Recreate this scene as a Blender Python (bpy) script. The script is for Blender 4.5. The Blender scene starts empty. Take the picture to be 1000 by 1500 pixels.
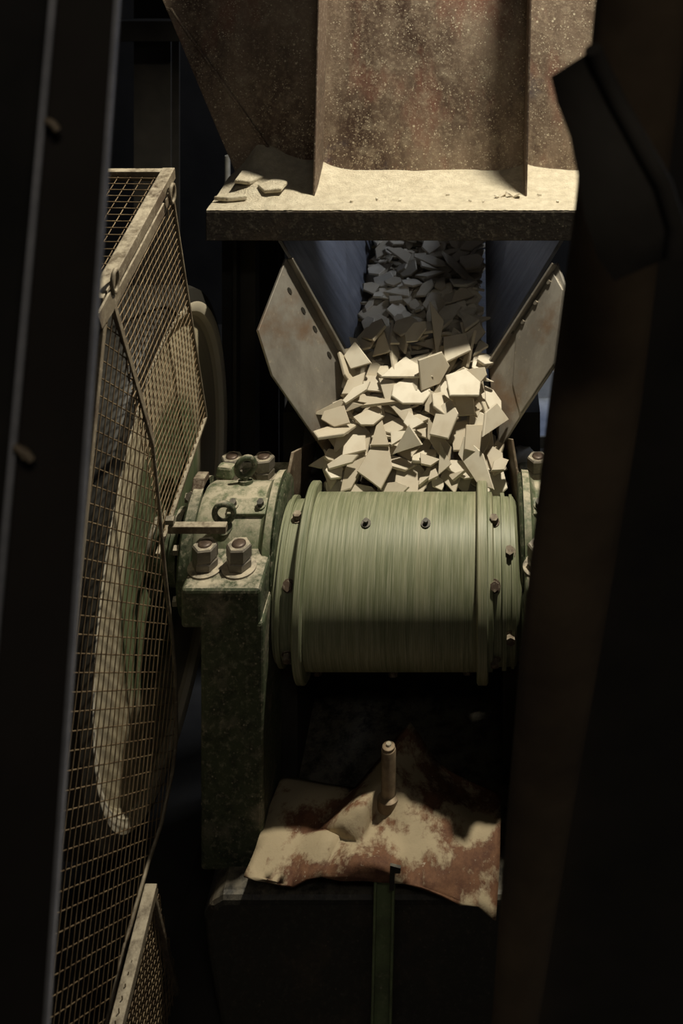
import bpy, bmesh, math, random
import numpy as np
from mathutils import Vector, Matrix, noise
from mathutils.geometry import delaunay_2d_cdt

# ------------------------------------------------------------------ camera, world, lights, exposure
ZC = 3.6                       # camera height above the floor
F = 1500.0                     # focal length in pixels of the 1000x1500 frame
VX, VY = 700.0, -200.0         # where lines running straight away from the camera meet
scene = bpy.context.scene
col = scene.collection
cam_d = bpy.data.cameras.new('camera')
cam = bpy.data.objects.new('camera', cam_d); col.objects.link(cam)
cam.location = (0, 0, ZC); cam.rotation_euler = (math.pi/2, 0, 0)
cam_d.sensor_width = 36; cam_d.sensor_fit = 'AUTO'; cam_d.lens = 36*F/1500
cam_d.shift_x = -(VX-500)/1500; cam_d.shift_y = -(750-VY)/1500
cam_d.clip_start = 0.05
cam_d.dof.use_dof = True; cam_d.dof.focus_distance = 3.0; cam_d.dof.aperture_fstop = 3.6
scene.camera = cam
vs = scene.view_settings
vs.view_transform = 'Standard'; vs.look = 'None'; vs.gamma = 1; vs.use_curve_mapping = False
vs.exposure = 0.0

world = bpy.data.worlds.new('world'); scene.world = world; world.use_nodes = True
bg = world.node_tree.nodes['Background']
bg.inputs['Color'].default_value = (0.8, 0.85, 1.0, 1); bg.inputs['Strength'].default_value = 0.003

def lamp(name, kind, loc, target, power, colour, **kw):
    l = bpy.data.lights.new(name, kind); l.energy = power; l.color = colour
    o = bpy.data.objects.new(name, l); col.objects.link(o); o.location = loc
    o.rotation_euler = (Vector(target)-Vector(loc)).to_track_quat('-Z', 'Y').to_euler()
    for k, v in kw.items(): setattr(l, k, v)
    return o
WARM = (1.0, 0.92, 0.74)
lamp('work_lamp_overhead_offscreen', 'SPOT', (0.42, 3.22, ZC+1.3), (-0.35, 3.00, ZC-2.0), 490, WARM, spot_size=math.radians(92), spot_blend=0.5, shadow_soft_size=0.08)
lamp('hall_lamp_behind_camera_offscreen', 'AREA', (0.6, -1.5, ZC+2.2), (-0.4, 2.2, ZC-1.6), 15, (1.0, 0.94, 0.84), shape='RECTANGLE', size=1.2, size_y=0.2)
lamp('window_right_offscreen', 'AREA', (3.4, 5.4, ZC+1.3), (-0.2, 4.0, ZC-1.7), 130, (0.76, 0.84, 1.0), shape='RECTANGLE', size=1.6, size_y=1.2)

# ------------------------------------------------------------------ helpers
R = random.Random(7)
def P(x, y, d): return Vector(((x-VX)/F*d, d, ZC-(y-VY)/F*d))
def PX(x, y, X): return P(x, y, X*F/(x-VX))
def RP(x, y, p0, n):
    v = Vector(((x-VX)/F, 1, -(y-VY)/F)); c = Vector((0, 0, ZC))
    return c + v*((Vector(p0)-c).dot(n)/v.dot(n))
def H(h): return ZC-h

class MB:
    def __init__(s): s.v = []; s.f = []
    def add(s, vs_, fs):
        b = len(s.v); s.v += [Vector(v) for v in vs_]; s.f += [[b+i for i in f] for f in fs]; return s
    def box(s, x0, x1, y0, y1, z0, z1):
        vs_ = [(x, y, z) for x in (x0, x1) for y in (y0, y1) for z in (z0, z1)]
        return s.add(vs_, [(0,1,3,2),(4,6,7,5),(0,4,5,1),(2,3,7,6),(0,2,6,4),(1,5,7,3)])
    def hexa(s, a, b):                       # two quads (4 points each) joined
        return s.add(list(a)+list(b), [(3,2,1,0),(4,5,6,7),(0,1,5,4),(1,2,6,5),(2,3,7,6),(3,0,4,7)])
    def prism(s, poly, off):                 # polygon extruded by a vector
        n = len(poly); off = Vector(off)
        vs_ = [Vector(p) for p in poly]+[Vector(p)+off for p in poly]
        return s.add(vs_, [list(range(n))[::-1], list(range(n, 2*n))]+[(i, (i+1)%n, n+(i+1)%n, n+i) for i in range(n)])
    def bar(s, a, b, w, t, up=(0,0,1)):      # rectangular bar a->b, w along side, t along up
        a, b = Vector(a), Vector(b); d = (b-a).normalized(); side = d.cross(Vector(up)).normalized(); u = side.cross(d).normalized()
        q = lambda p: [p-side*w/2-u*t/2, p+side*w/2-u*t/2, p+side*w/2+u*t/2, p-side*w/2+u*t/2]
        return s.hexa(q(a), q(b))
    def tube(s, pts, r, n=10, cap=True, closed=False):
        pts = [Vector(p) for p in pts]; N = len(pts); rr = r if hasattr(r, '__len__') else [r]*N
        vs_, fs = [], []; up = None
        for i, p in enumerate(pts):
            if closed: t = pts[(i+1)%N]-pts[i-1]
            else: t = pts[min(i+1, N-1)]-pts[max(i-1, 0)]
            t.normalize()
            if up is None:
                up = Vector((0,0,1)) if abs(t.z) < .9 else Vector((1,0,0))
            u = (up-t*up.dot(t)).normalized(); w = t.cross(u); up = u
            vs_ += [p+(u*math.cos(2*math.pi*k/n)+w*math.sin(2*math.pi*k/n))*rr[i] for k in range(n)]
        for i in range(N if closed else N-1):
            j = (i+1) % N
            fs += [(i*n+k, i*n+(k+1)%n, j*n+(k+1)%n, j*n+k) for k in range(n)]
        if cap and not closed: fs += [list(range(n))[::-1], [(N-1)*n+k for k in range(n)]]
        return s.add(vs_, fs)
    def lathe_x(s, prof, cy, cz, n=64, a0=0, a1=2*math.pi):   # prof: (x, r) pairs, axis along X
        full = abs(a1-a0-2*math.pi) < 1e-6; m = n if full else n+1; vs_, fs = [], []
        for x, r in prof:
            for k in range(m):
                a = a0+(a1-a0)*k/n; vs_.append((x, cy+r*math.cos(a), cz+r*math.sin(a)))
        for i in range(len(prof)-1):
            for k in range(n):
                k2 = (k+1) % m; fs.append((i*m+k, i*m+k2, (i+1)*m+k2, (i+1)*m+k))
        if full:
            fs.append(list(range(m))); fs.append([(len(prof)-1)*m+k for k in range(m)][::-1])
        return s.add(vs_, fs)
    def lathe_z(s, prof, cx, cy, n=32):
        vs_ = [(cx+r*math.cos(2*math.pi*k/n), cy+r*math.sin(2*math.pi*k/n), z) for z, r in prof for k in range(n)]
        fs = [(i*n+k, i*n+(k+1)%n, (i+1)*n+(k+1)%n, (i+1)*n+k) for i in range(len(prof)-1) for k in range(n)]
        fs += [list(range(n))[::-1], [(len(prof)-1)*n+k for k in range(n)]]
        return s.add(vs_, fs)
    def build(s, name, m, parent=None, smooth=None, bevel=0, kind=None, seg=2):
        me = bpy.data.meshes.new(name); me.from_pydata([tuple(v) for v in s.v], [], s.f)
        bm = bmesh.new(); bm.from_mesh(me); bmesh.ops.recalc_face_normals(bm, faces=bm.faces)
        if smooth:
            for f in bm.faces: f.smooth = True
            for e in bm.edges:
                if len(e.link_faces) == 2 and e.calc_face_angle(0) > math.radians(smooth): e.smooth = False
        bm.to_mesh(me); bm.free()
        me.materials.append(m)
        o = bpy.data.objects.new(name, me); col.objects.link(o)
        if bevel:
            b = o.modifiers.new('bevel', 'BEVEL'); b.width = bevel; b.segments = seg; b.limit_method = 'ANGLE'; b.angle_limit = math.radians(35)
        if parent is not None: attach(o, parent)
        if kind: o['kind'] = kind
        return o
def attach(o, parent):
    o.parent = parent
    top = parent
    while top.parent is not None: top = top.parent
    # only the top-level Empty is moved; parts sit at the world origin
    o.matrix_parent_inverse = Matrix.Translation(-Vector(top.location)) if parent is top else Matrix.Identity(4)
def thing(name, label, cat, loc=(0,0,0), group=None):
    o = bpy.data.objects.new(name, None); col.objects.link(o); o.location = loc; o.empty_display_size = .05
    return tag(o, label, cat, group)
def tag(o, label, cat, group=None, kind=None):
    o['label'] = label; o['category'] = cat
    if group: o['group'] = group
    if kind: o['kind'] = kind
    return o
def struct(o, label=None):
    o['kind'] = 'structure'
    if label: o['label'] = label
    return o

# ------------------------------------------------------------------ materials
def newmat(name, rough=.7, metal=0.0):
    m = bpy.data.materials.new(name); m.use_nodes = True
    b = m.node_tree.nodes['Principled BSDF']; b.inputs['Roughness'].default_value = rough; b.inputs['Metallic'].default_value = metal
    return m, m.node_tree.nodes, m.node_tree.links, b
def coords(N, L, scale=(1,1,1), obj=True):
    t = N.new('ShaderNodeTexCoord'); mp = N.new('ShaderNodeMapping'); mp.inputs['Scale'].default_value = scale
    L.new(t.outputs['Object' if obj else 'Generated'], mp.inputs['Vector']); return mp.outputs['Vector']
def nz(N, L, vec, scale, detail=6, rough=.6, dist=0):
    n = N.new('ShaderNodeTexNoise'); n.inputs['Scale'].default_value = scale; n.inputs['Detail'].default_value = detail
    n.inputs['Roughness'].default_value = rough; n.inputs['Distortion'].default_value = dist
    L.new(vec, n.inputs['Vector']); return n.outputs['Fac']
def ramp(N, L, fac, a, b, lo=(0,0,0,1), hi=(1,1,1,1)):
    r = N.new('ShaderNodeValToRGB'); e = r.color_ramp.elements
    e[0].position = a; e[1].position = b; e[0].color = lo; e[1].color = hi
    L.new(fac, r.inputs['Fac']); return r.outputs['Color']
def c4(c): return (c[0], c[1], c[2], 1)
def mix(N, L, fac, a, b, mode='MIX'):
    m = N.new('ShaderNodeMix'); m.data_type = 'RGBA'; m.blend_type = mode
    for sock, val in ((m.inputs[0], fac), (m.inputs[6], a), (m.inputs[7], b)):
        if hasattr(val, 'links') or isinstance(val, bpy.types.NodeSocket): L.new(val, sock)
        elif isinstance(val, (int, float)): sock.default_value = val
        else: sock.default_value = c4(val)
    return m.outputs[2]
def mth(N, L, op, a, b=0.0):
    m = N.new('ShaderNodeMath'); m.operation = op
    for i, v in enumerate((a, b)):
        if isinstance(v, bpy.types.NodeSocket): L.new(v, m.inputs[i])
        else: m.inputs[i].default_value = v
    return m.outputs[0]
def bump(N, L, b, h, strength=.3, dist=.01):
    n = N.new('ShaderNodeBump'); n.inputs['Strength'].default_value = strength; n.inputs['Distance'].default_value = dist
    L.new(h, n.inputs['Height']); L.new(n.outputs['Normal'], b.inputs['Normal'])
def upness(N, L):
    g = N.new('ShaderNodeNewGeometry'); s = N.new('ShaderNodeSeparateXYZ'); L.new(g.outputs['Normal'], s.inputs[0]); return s.outputs['Z']
DUST = (.58, .51, .385)

def m_plain(name, c1, c2, scale=12, rough=.7, metal=0., bmp=.2):
    m, N, L, b = newmat(name, rough, metal); v = coords(N, L); n = nz(N, L, v, scale)
    L.new(ramp(N, L, n, .35, .65, c4(c1), c4(c2)), b.inputs['Base Color']); bump(N, L, b, n, bmp, .004); return m
def m_worn(name, paint, wear, dust=.6, speck=.5, rough=.55, metal=0., wear_amt=.56, grime=None, up=(.55, .95)):
    """paint with worn patches, pale splashes and dust that has settled on level faces"""
    m, N, L, b = newmat(name, rough, metal); v = coords(N, L)
    big = nz(N, L, v, 7, 8, .65); fine = nz(N, L, v, 60, 6, .7); mid = nz(N, L, v, 23, 8, .7)
    c = mix(N, L, ramp(N, L, big, wear_amt-.06, wear_amt+.06), paint, wear)
    if grime: c = mix(N, L, ramp(N, L, mid, .48, .62), c, grime)
    vo = N.new('ShaderNodeTexVoronoi'); vo.inputs['Scale'].default_value = 75; L.new(v, vo.inputs['Vector'])
    sp = mth(N, L, 'MULTIPLY', ramp(N, L, vo.outputs['Distance'], .12, .26, (1,1,1,1), (0,0,0,1)), ramp(N, L, mid, .5, .62))
    c = mix(N, L, mth(N, L, 'MULTIPLY', sp, speck), c, DUST)
    fn = ramp(N, L, fine, .52, .72); c = mix(N, L, mth(N, L, 'MULTIPLY', fn, speck*.6), c, DUST)
    z = upness(N, L); du = N.new('ShaderNodeMapRange'); du.inputs['From Min'].default_value = up[0]; du.inputs['From Max'].default_value = up[1]
    L.new(z, du.inputs['Value'])
    d2 = mth(N, L, 'MULTIPLY', du.outputs[0], ramp(N, L, mid, .38, .56)); d2 = mth(N, L, 'MULTIPLY', d2, dust)
    c = mix(N, L, d2, c, DUST)
    L.new(c, b.inputs['Base Color']); bump(N, L, b, mth(N, L, 'ADD', fine, mid), .35, .004)
    L.new(mth(N, L, 'ADD', mth(N, L, 'MULTIPLY', d2, .4), rough), b.inputs['Roughness'])
    return m

def m_hopper():
    m, N, L, b = newmat('rusty_spattered_plate', .62); v = coords(N, L); vz = coords(N, L, (1, 1, .45))
    big = nz(N, L, vz, 3.2, 7, .62, .4); mid = nz(N, L, v, 14, 8, .7); fine = nz(N, L, v, 90, 6, .75)
    c = mix(N, L, ramp(N, L, big, .38, .60), (.060, .032, .021), (.30, .225, .165))
    c = mix(N, L, mth(N, L, 'MULTIPLY', ramp(N, L, nz(N, L, vz, 5, 5, .6), .54, .66), .65), c, (.25, .10, .07))
    c = mix(N, L, mth(N, L, 'MULTIPLY', ramp(N, L, nz(N, L, v, 4.1, 5, .6), .62, .74), .7), c, (.07, .075, .115))
    c = mix(N, L, mth(N, L, 'MULTIPLY', ramp(N, L, mid, .52, .7), .5), c, (.46, .39, .29))
    # spatter
    for sc, lo, hi, gate, amt in ((26, .06, .14, (.50, .56), 1), (60, .10, .2, (.46, .56), 1), (120, .14, .28, (.42, .56), .95)):
        vo = N.new('ShaderNodeTexVoronoi'); vo.inputs['Scale'].default_value = sc; vo.inputs['Randomness'].default_value = 1
        L.new(v, vo.inputs['Vector'])
        dot = ramp(N, L, vo.outputs['Distance'], lo, hi, (1,1,1,1), (0,0,0,1))
        g = ramp(N, L, nz(N, L, v, sc*.23, 4, .6), *gate)
        c = mix(N, L, mth(N, L, 'MULTIPLY', mth(N, L, 'MULTIPLY', dot, g), amt), c, (.74, .66, .50))
    c = mix(N, L, mth(N, L, 'MULTIPLY', ramp(N, L, fine, .5, .68), .5), c, (.55, .45, .32))
    L.new(c, b.inputs['Base Color']); bump(N, L, b, mth(N, L, 'ADD', fine, mid), .3, .004); return m
def m_dust():
    m, N, L, b = newmat('settled_dust', .95); v = coords(N, L); n = nz(N, L, v, 30, 8, .7); f = nz(N, L, v, 140, 5, .7)
    L.new(ramp(N, L, n, .3, .65, (.52, .45, .33, 1), (.74, .67, .52, 1)), b.inputs['Base Color'])
    bump(N, L, b, mth(N, L, 'ADD', n, f), .9, .012); return m
def m_shard():
    m, N, L, b = newmat('broken_ceramic', .6); v = coords(N, L)
    oi = N.new('ShaderNodeObjectInfo'); n = nz(N, L, v, 18, 6, .6)
    a = ramp(N, L, oi.outputs['Random'], 0, 1, (.46, .40, .30, 1), (.74, .68, .56, 1))
    c = mix(N, L, mth(N, L, 'MULTIPLY', ramp(N, L, n, .45, .7), .35), a, (.42, .33, .22))
    L.new(c, b.inputs['Base Color']); bump(N, L, b, n, .1, .003); return m
def m_drum():
    m, N, L, b = newmat('streaked_green_paint', .5); v = coords(N, L, (1, .02, .02))
    s1 = nz(N, L, v, 120, 5, .7); s2 = nz(N, L, v, 420, 3, .7); s3 = nz(N, L, v, 22, 5, .6)
    c = mix(N, L, ramp(N, L, s1, .35, .68), (.125, .145, .075), (.25, .26, .155))
    c = mix(N, L, mth(N, L, 'MULTIPLY', ramp(N, L, s2, .45, .7), .55), c, (.50, .48, .36))
    c = mix(N, L, mth(N, L, 'MULTIPLY', ramp(N, L, s3, .58, .72), .5), c, (.42, .37, .25))
    L.new(c, b.inputs['Base Color']); bump(N, L, b, s1, .15, .003); return m
def m_flywheel():
    m, N, L, b = newmat('flywheel_paint', .55)
    g = N.new('ShaderNodeNewGeometry'); sx = N.new('ShaderNodeSeparateXYZ'); L.new(g.outputs['Position'], sx.inputs[0])
    dy = mth(N, L, 'SUBTRACT', sx.outputs['Y'], FY); dz = mth(N, L, 'SUBTRACT', sx.outputs['Z'], WZ)
    r = mth(N, L, 'SQRT', mth(N, L, 'ADD', mth(N, L, 'MULTIPLY', dy, dy), mth(N, L, 'MULTIPLY', dz, dz)))
    cb = N.new('ShaderNodeCombineXYZ'); L.new(r, cb.inputs[0])
    n = nz(N, L, cb.outputs[0], 60, 5, .7)
    c = ramp(N, L, mth(N, L, 'ADD', r, mth(N, L, 'MULTIPLY', n, .03)), .36, .41, (.10, .135, .065, 1), (.52, .45, .31, 1))
    c = mix(N, L, mth(N, L, 'MULTIPLY', ramp(N, L, n, .45, .65), .5), c, (.30, .25, .16))
    c = mix(N, L, mth(N, L, 'GREATER_THAN', r, .596), c, (.58, .52, .40)); c = mix(N, L, mth(N, L, 'GREATER_THAN', r, .634), c, (.02, .018, .014))
    L.new(c, b.inputs['Base Color']); return m
def m_feed_wall():
    m, N, L, b = newmat('polished_worn_steel', .38, .5); v = coords(N, L, (.5, 3, .5)); n = nz(N, L, v, 9, 8, .7); f = nz(N, L, coords(N, L), 40, 6, .7)
    c = mix(N, L, ramp(N, L, n, .35, .65), (.17, .18, .21), (.30, .31, .35)); c = mix(N, L, mth(N, L, 'MULTIPLY', ramp(N, L, f, .5, .75), .3), c, (.12, .09, .07))
    L.new(c, b.inputs['Base Color']); bump(N, L, b, f, .12, .003); return m
def m_wing():
    m, N, L, b = newmat('scoured_rusty_steel', .46, .6); v = coords(N, L); vs_ = coords(N, L, (1, 1, .35))
    a = nz(N, L, vs_, 9, 7, .65); f = nz(N, L, v, 55, 6, .75)
    c = mix(N, L, ramp(N, L, a, .36, .6), (.46, .43, .38), (.30, .275, .24)); c = mix(N, L, mth(N, L, 'MULTIPLY', ramp(N, L, nz(N, L, v, 6, 6, .6), .54, .68), .6), c, (.26, .14, .065))
    c = mix(N, L, mth(N, L, 'MULTIPLY', ramp(N, L, f, .6, .7), .7), c, (.6, .52, .4))
    L.new(c, b.inputs['Base Color']); bump(N, L, b, f, .2, .003); return m
def m_sheet():
    m, N, L, b = newmat('rusty_sheet_under_dust', .8); v = coords(N, L)
    a = nz(N, L, v, 6.5, 9, .68, .1); f = nz(N, L, v, 60, 6, .75); k = nz(N, L, v, 26, 6, .7)
    rust = mix(N, L, ramp(N, L, k, .4, .62), (.10, .040, .020), (.19, .09, .045))
    rust = mix(N, L, mth(N, L, 'MULTIPLY', ramp(N, L, f, .62, .68), .8), rust, DUST)
    c = mix(N, L, ramp(N, L, a, .46, .53), (.42, .34, .22), rust)
    L.new(c, b.inputs['Base Color']); bump(N, L, b, mth(N, L, 'ADD', f, a), .35, .005); return m

FY, FZ = 3.0, ZC-2.0; WZ = ZC-1.972            # flywheel and shaft axis
M = dict(
    hopper=m_hopper(), dust=m_dust(), shard=m_shard(), drum=m_drum(), fly=m_flywheel(), fwall=m_feed_wall(), wing=m_wing(), sheet=m_sheet(),
    green=m_worn('worn_green_paint', (.055, .070, .036), (.17, .15, .11), dust=.7, speck=.7, grime=(.022, .030, .014), wear_amt=.6, up=(.7, 1.0)),
    channel=m_worn('green_channel_paint', (.20, .26, .12), (.13, .16, .08), dust=0, speck=.35),
    cap=m_worn('chipped_green_paint', (.115, .145, .075), (.06, .075, .04), dust=.85, speck=.6, wear_amt=.55, grime=(.07, .09, .045), up=(.45, 1.0)),
    steel=m_worn('dusty_bolt_steel', (.19, .17, .14), (.10, .085, .06), dust=.85, speck=.2, rough=.45, metal=.4, up=(.5, .9)),
    black=m_worn('greasy_black_steel', (.020, .018, .014), (.04, .03, .02), dust=.2, speck=.1, rough=.5),
    ledge=m_worn('dark_rusted_beam', (.03, .022, .016), (.055, .038, .025), dust=.2, speck=.3, rough=.75),
    rib=m_worn('rusty_rib_steel', (.10, .066, .045), (.07, .045, .03), dust=.5, speck=.8, rough=.7),
    guard=m_worn('guard_frame_steel', (.15, .12, .08), (.08, .055, .035), dust=.6, speck=.5, rough=.6),
    wire=m_plain('rusty_wire', (.10, .065, .035), (.26, .19, .11), 20, .55, .3),
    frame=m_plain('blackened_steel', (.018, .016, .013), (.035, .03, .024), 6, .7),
    postweb=m_plain('dark_painted_channel', (.028, .022, .017), (.045, .036, .028), 3, .7),
    postedge=m_plain('bare_channel_edge', (.40, .39, .40), (.55, .53, .53), 30, .5, .1),
    rpost=m_plain('brown_stained_post', (.075, .050, .030), (.17, .115, .066), 4, .75),
    strap=m_plain('dusty_rubber', (.03, .024, .018), (.06, .05, .038), 7, .9),
    wall=m_plain('dark_sooty_wall', (.03, .028, .026), (.06, .055, .05), 1.5, .9),
    floor=m_plain('dirty_concrete', (.05, .045, .038), (.10, .09, .075), 2.5, .95),
    cheek=m_worn('worn_throat_steel', (.17, .125, .085), (.10, .065, .04), dust=.6, speck=.5, rough=.5, metal=.2),
    bluebox=m_plain('pale_blue_sheet', (.30, .34, .42), (.42, .46, .54), 14, .6),
    bench=m_plain('pale_timber', (.34, .26, .15), (.46, .37, .23), 9, .8),
    hose=m_plain('grey_hose', (.22, .22, .2), (.30, .29, .27), 20, .5),
    sack=m_plain('white_paper_sack', (.5, .48, .45), (.66, .63, .58), 12, .9),
    stud=m_plain('brown_stud_steel', (.06, .04, .03), (.13, .09, .065), 40, .45, .3),
    rod=m_plain('brown_dusty_rod', (.17, .12, .075), (.34, .26, .17), 25, .6, .2),
)

# ------------------------------------------------------------------ the room
struct(MB().box(-4.0, 3.5, -2.5, 8.0, -.2, 0).build('floor', M['floor']))
struct(MB().box(-4.0, 3.5, 8.0, 8.2, -.2, 7).build('wall_back', M['wall']))
struct(MB().box(-4.2, -4.0, -2.5, 8.2, -.2, 7).build('wall_left', M['wall']))
struct(MB().box(3.5, 3.7, -2.5, 8.2, -.2, 7).build('wall_right', M['wall']))
struct(MB().box(-4.2, 3.7, -2.5, 8.2, 7, 7.2).build('ceiling', M['wall']))

# ------------------------------------------------------------------ hopper
D1, D2 = 3.34, 3.65                                  # front and back of the ledge
hL = 508/F*D1
zL = ZC-hL; zB = ZC-553/F*D1
XL0, XL1 = (301-VX)/F*D1, 0.85
hop = thing('feed_hopper', 'rusty cream-spattered steel feed hopper with vertical ribs above the feeder', 'hopper', (-.2, D2, zL))
MB().prism([P(350, 265, D2), P(238, 0, D2), P(105, -290, D2), Vector((XL1, D2, P(0, -290, D2).z)), Vector((XL1, D2, zL-.01))], (0, .012, 0)).build('front_plate', M['hopper'], hop)
# overlapping corner strip and the weld along its edge
f0, f1 = P(250, 12, D2-.002), P(421, 256, D2-.002)
MB().prism([P(243, 10, D2-.001), P(352, 262, D2-.001), P(424, 262, D2-.001), P(250, 12, D2-.001)], (0, -.004, 0)).build('corner_strip', M['hopper'], hop)
MB().tube([f0.lerp(f1, t/30)+Vector((0, -.004+.002*math.sin(t*2.3), 0)) for t in range(31)], .006, 8).build('weld_seam', M['hopper'], hop, smooth=60)
for xb, xt, dF in ((457, 463, 3.462), (768, 775, 3.462)):
    X = (xb+2-VX)/F*dF; w = .007; lean = .016
    zt = P(0, -290, dF).z
    MB().hexa([(X-w/2, dF, zL-.004), (X+w/2, dF, zL-.004), (X+w/2, D2+.002, zL-.004), (X-w/2, D2+.002, zL-.004)],
              [(X-w/2+lean*2, dF, zt), (X+w/2+lean*2, dF, zt), (X+w/2+lean*2, D2+.002, zt), (X-w/2+lean*2, D2+.002, zt)]).build('rib', M['rib'], hop, bevel=.002)
led = MB().box(XL0, XL1, D1, D2+.12, zB, zL-.004)
led.build('ledge_beam', M['ledge'], hop, bevel=.003)
for X in (-.86, .62):
    MB().box(X-.06, X+.06, D2+.03, D2+.10, 0, zB+.01).box(X-.006, X+.006, D2-.03, D2+.16, 0, zB+.005).build('leg', M['frame'], hop)

# dust lying on the ledge
def dust_height(X, t):                               # t 0 front .. 1 back
    n = noise.noise(Vector((X*9, t*3, 1.3)))*.5+noise.noise(Vector((X*33, t*9, 4.1)))*.3
    back = max(0, t-.55)/.45
    h = .007+.004*n+back**1.5*(.034+.018*noise.noise(Vector((X*4, 0, 7))))
    px = VX+X*F/(D1+(D2-D1)*t)
    a = math.exp(-((px-385)/48)**2); h += a*(.12*max(0, t-.25)**.9+.016*n)
    for rx in (-.57, .165): h += .05*math.exp(-abs(X-rx)/.06)*max(0, t-.35)
    e = max(0, min(1, (XL0+.10-X)/.10)); h *= (1-.75*e*(t*.8+.2))
    return max(.003, h)
nx, ny = 320, 26; mb = MB(); vs_ = []; 
for j in range(ny+1):
    for i in range(nx+1):
        X = XL0+.002+(XL1-.004-XL0)*i/nx; t = j/ny
        y = D1+.001+(D2-.001-D1)*t + (.004*noise.noise(Vector((X*40, 0, 0))) if j == 0 else 0)
        vs_.append((X, max(D1+.001, y), zL-.004+(dust_height(X, t) if 0 < j else .003+.003*abs(noise.noise(Vector((X*50, 2, 0)))))))
mb.add(vs_, [(j*(nx+1)+i, j*(nx+1)+i+1, (j+1)*(nx+1)+i+1, (j+1)*(nx+1)+i) for j in range(ny) for i in range(nx)])
tag(mb.build('dust_layer', M['dust'], smooth=80), 'thick cream dust drifted along the hopper ledge', 'dust', kind='stuff')

# ------------------------------------------------------------------ shards: meshes
def shard_poly(rng, elong=1.0):
    n = rng.choice((3, 4, 4, 5, 5, 6)); a0 = rng.random()*6.28; pts = []
    for k in range(n):
        a = a0+2*math.pi*(k+rng.uniform(-.27, .27))/n; r = rng.uniform(.72, 1.12)
        pts.append(Vector((math.cos(a)*r*elong, math.sin(a)*r/elong)))
    return pts
def shard_mesh(poly, th, name='tile_shard'):
    n = len(poly); b = .10; vs_ = [] ; fs = []
    c = sum(poly, Vector((0, 0)))/n
    rings = ((-th/2, .965), (-th/2+th*.22, 1.0), (th/2-th*.2, 1.0), (th/2, .955))
    for z, s in rings: vs_ += [((c.x+(p.x-c.x)*s), (c.y+(p.y-c.y)*s), z) for p in poly]
    for i in range(3): fs += [(i*n+k, i*n+(k+1)%n, (i+1)*n+(k+1)%n, (i+1)*n+k) for k in range(n)]
    fs += [list(range(n))[::-1], [3*n+k for k in range(n)]]
    me = bpy.data.meshes.new(name); me.from_pydata(vs_, [], fs); me.materials.append(M['shard']); return me
SH = []
rng = random.Random(11)
for k in range(36):
    p = shard_poly(rng, rng.choice((1, 1, 1.15, 1.3, 1.5, 1.8))); SH.append(p)
mesh_cache = {}
def get_mesh(k, size, th):
    q = round(size/.006); key = (k, q, th)
    if key not in mesh_cache: mesh_cache[key] = shard_mesh([v*q*.006 for v in SH[k]], th)
    return mesh_cache[key], [v*q*.006 for v in SH[k]]

# ------------------------------------------------------------------ feeder: trough, walls, wings
FX0, FX1 = (515-VX)/F*3.44, (711-VX)/F*3.44            # trough sides
LIP = 3.43; SL = .25
def floor_h(d): return 1.735-(d-LIP)*SL
fd = thing('vibrating_feeder', 'worn steel feeder trough with flared wing plates carrying broken tile', 'feeder', (-.2, 4.2, 0))
MB().hexa([(FX0-.01, LIP, H(floor_h(LIP))), (FX1+.01, LIP, H(floor_h(LIP))), (FX1+.01, LIP, H(floor_h(LIP))-.015), (FX0-.01, LIP, H(floor_h(LIP))-.015)],
          [(FX0-.01, 4.9, H(floor_h(4.9))), (FX1+.01, 4.9, H(floor_h(4.9))), (FX1+.01, 4.9, H(floor_h(4.9))-.015), (FX0-.01, 4.9, H(floor_h(4.9))-.015)]).build('trough_floor', M['fwall'], fd)
def flare(bot, top, side):
    b0, t0 = bot, top; b1 = Vector((b0.x, 4.9, H(floor_h(4.9))-.005)); t1 = Vector((t0.x, 4.9, t0.z+(4.9-t0.y)*SL))
    o = Vector((side*.012, 0, -.004))
    MB().hexa([b0, t0, t0+o, b0+o], [b1, t1, t1+o, b1+o]).build('side_wall', M['fwall'], fd, bevel=.002)
flare(P(515, 522, 3.44), P(398, 328, 3.45), -1)
flare(P(712, 528, 3.44), P(832, 332, 3.45), 1)
# left wing
def plate_from_px(pts, p0, n, th, name, m, parent, bevel=.002):
    n = n.normalized(); off = n*th
    return MB().prism([RP(x, y, p0, n) for x, y in pts], off).build(name, m, parent, bevel=bevel)
A, B, C = P(421, 376, 3.365), P(504, 532, 3.37), P(481, 668, 3.22)
nL = (B-A).cross(C-A).normalized(); nL = -nL if nL.x > 0 else nL       # away from the trough
plate_from_px([(419, 378), (452, 430), (504, 532), (507, 563), (493, 625), (481, 668), (399, 550), (378, 484)], A, nL, .012, 'wing_plate', M['wing'], fd)
e0, e1 = RP(420, 380, A, nL), RP(503, 530, A, nL)
MB().prism([e0-nL*.0, e1-nL*.0, e1-nL*.03, e0-nL*.03], (e1-e0).normalized().cross(nL)*.008).build('wing_lip', M['wing'], fd, bevel=.002)
for x, y in ((424, 426), (444, 455), (461, 482), (482, 520)):
    c = RP(x, y, A, nL)-nL*.0005; t = (e1-e0).normalized(); s = t.cross(nL)
    MB().prism([c+t*.013*math.cos(a)+s*.006*math.sin(a) for a in [k*math.pi/5 for k in range(10)]], -nL*.0015).build('bolt_slot', M['black'], fd)
A2, B2, C2 = P(817, 382, 3.365), P(716, 540, 3.37), P(731, 660, 3.22)
nR = (B2-A2).cross(C2-A2).normalized(); nR = -nR if nR.x < 0 else nR
plate_from_px([(815, 384), (754, 482), (716, 538), (721, 598), (731, 658), (763, 607), (814, 532), (828, 420)], A2, nR, .012, 'wing_plate', M['wing'], fd)
plate_from_px([(810, 398), (757, 488), (752, 562), (763, 606), (812, 533), (825, 425)], A2-nR*.0, nR, -.006, 'wear_plate', M['wing'], fd)
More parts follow.
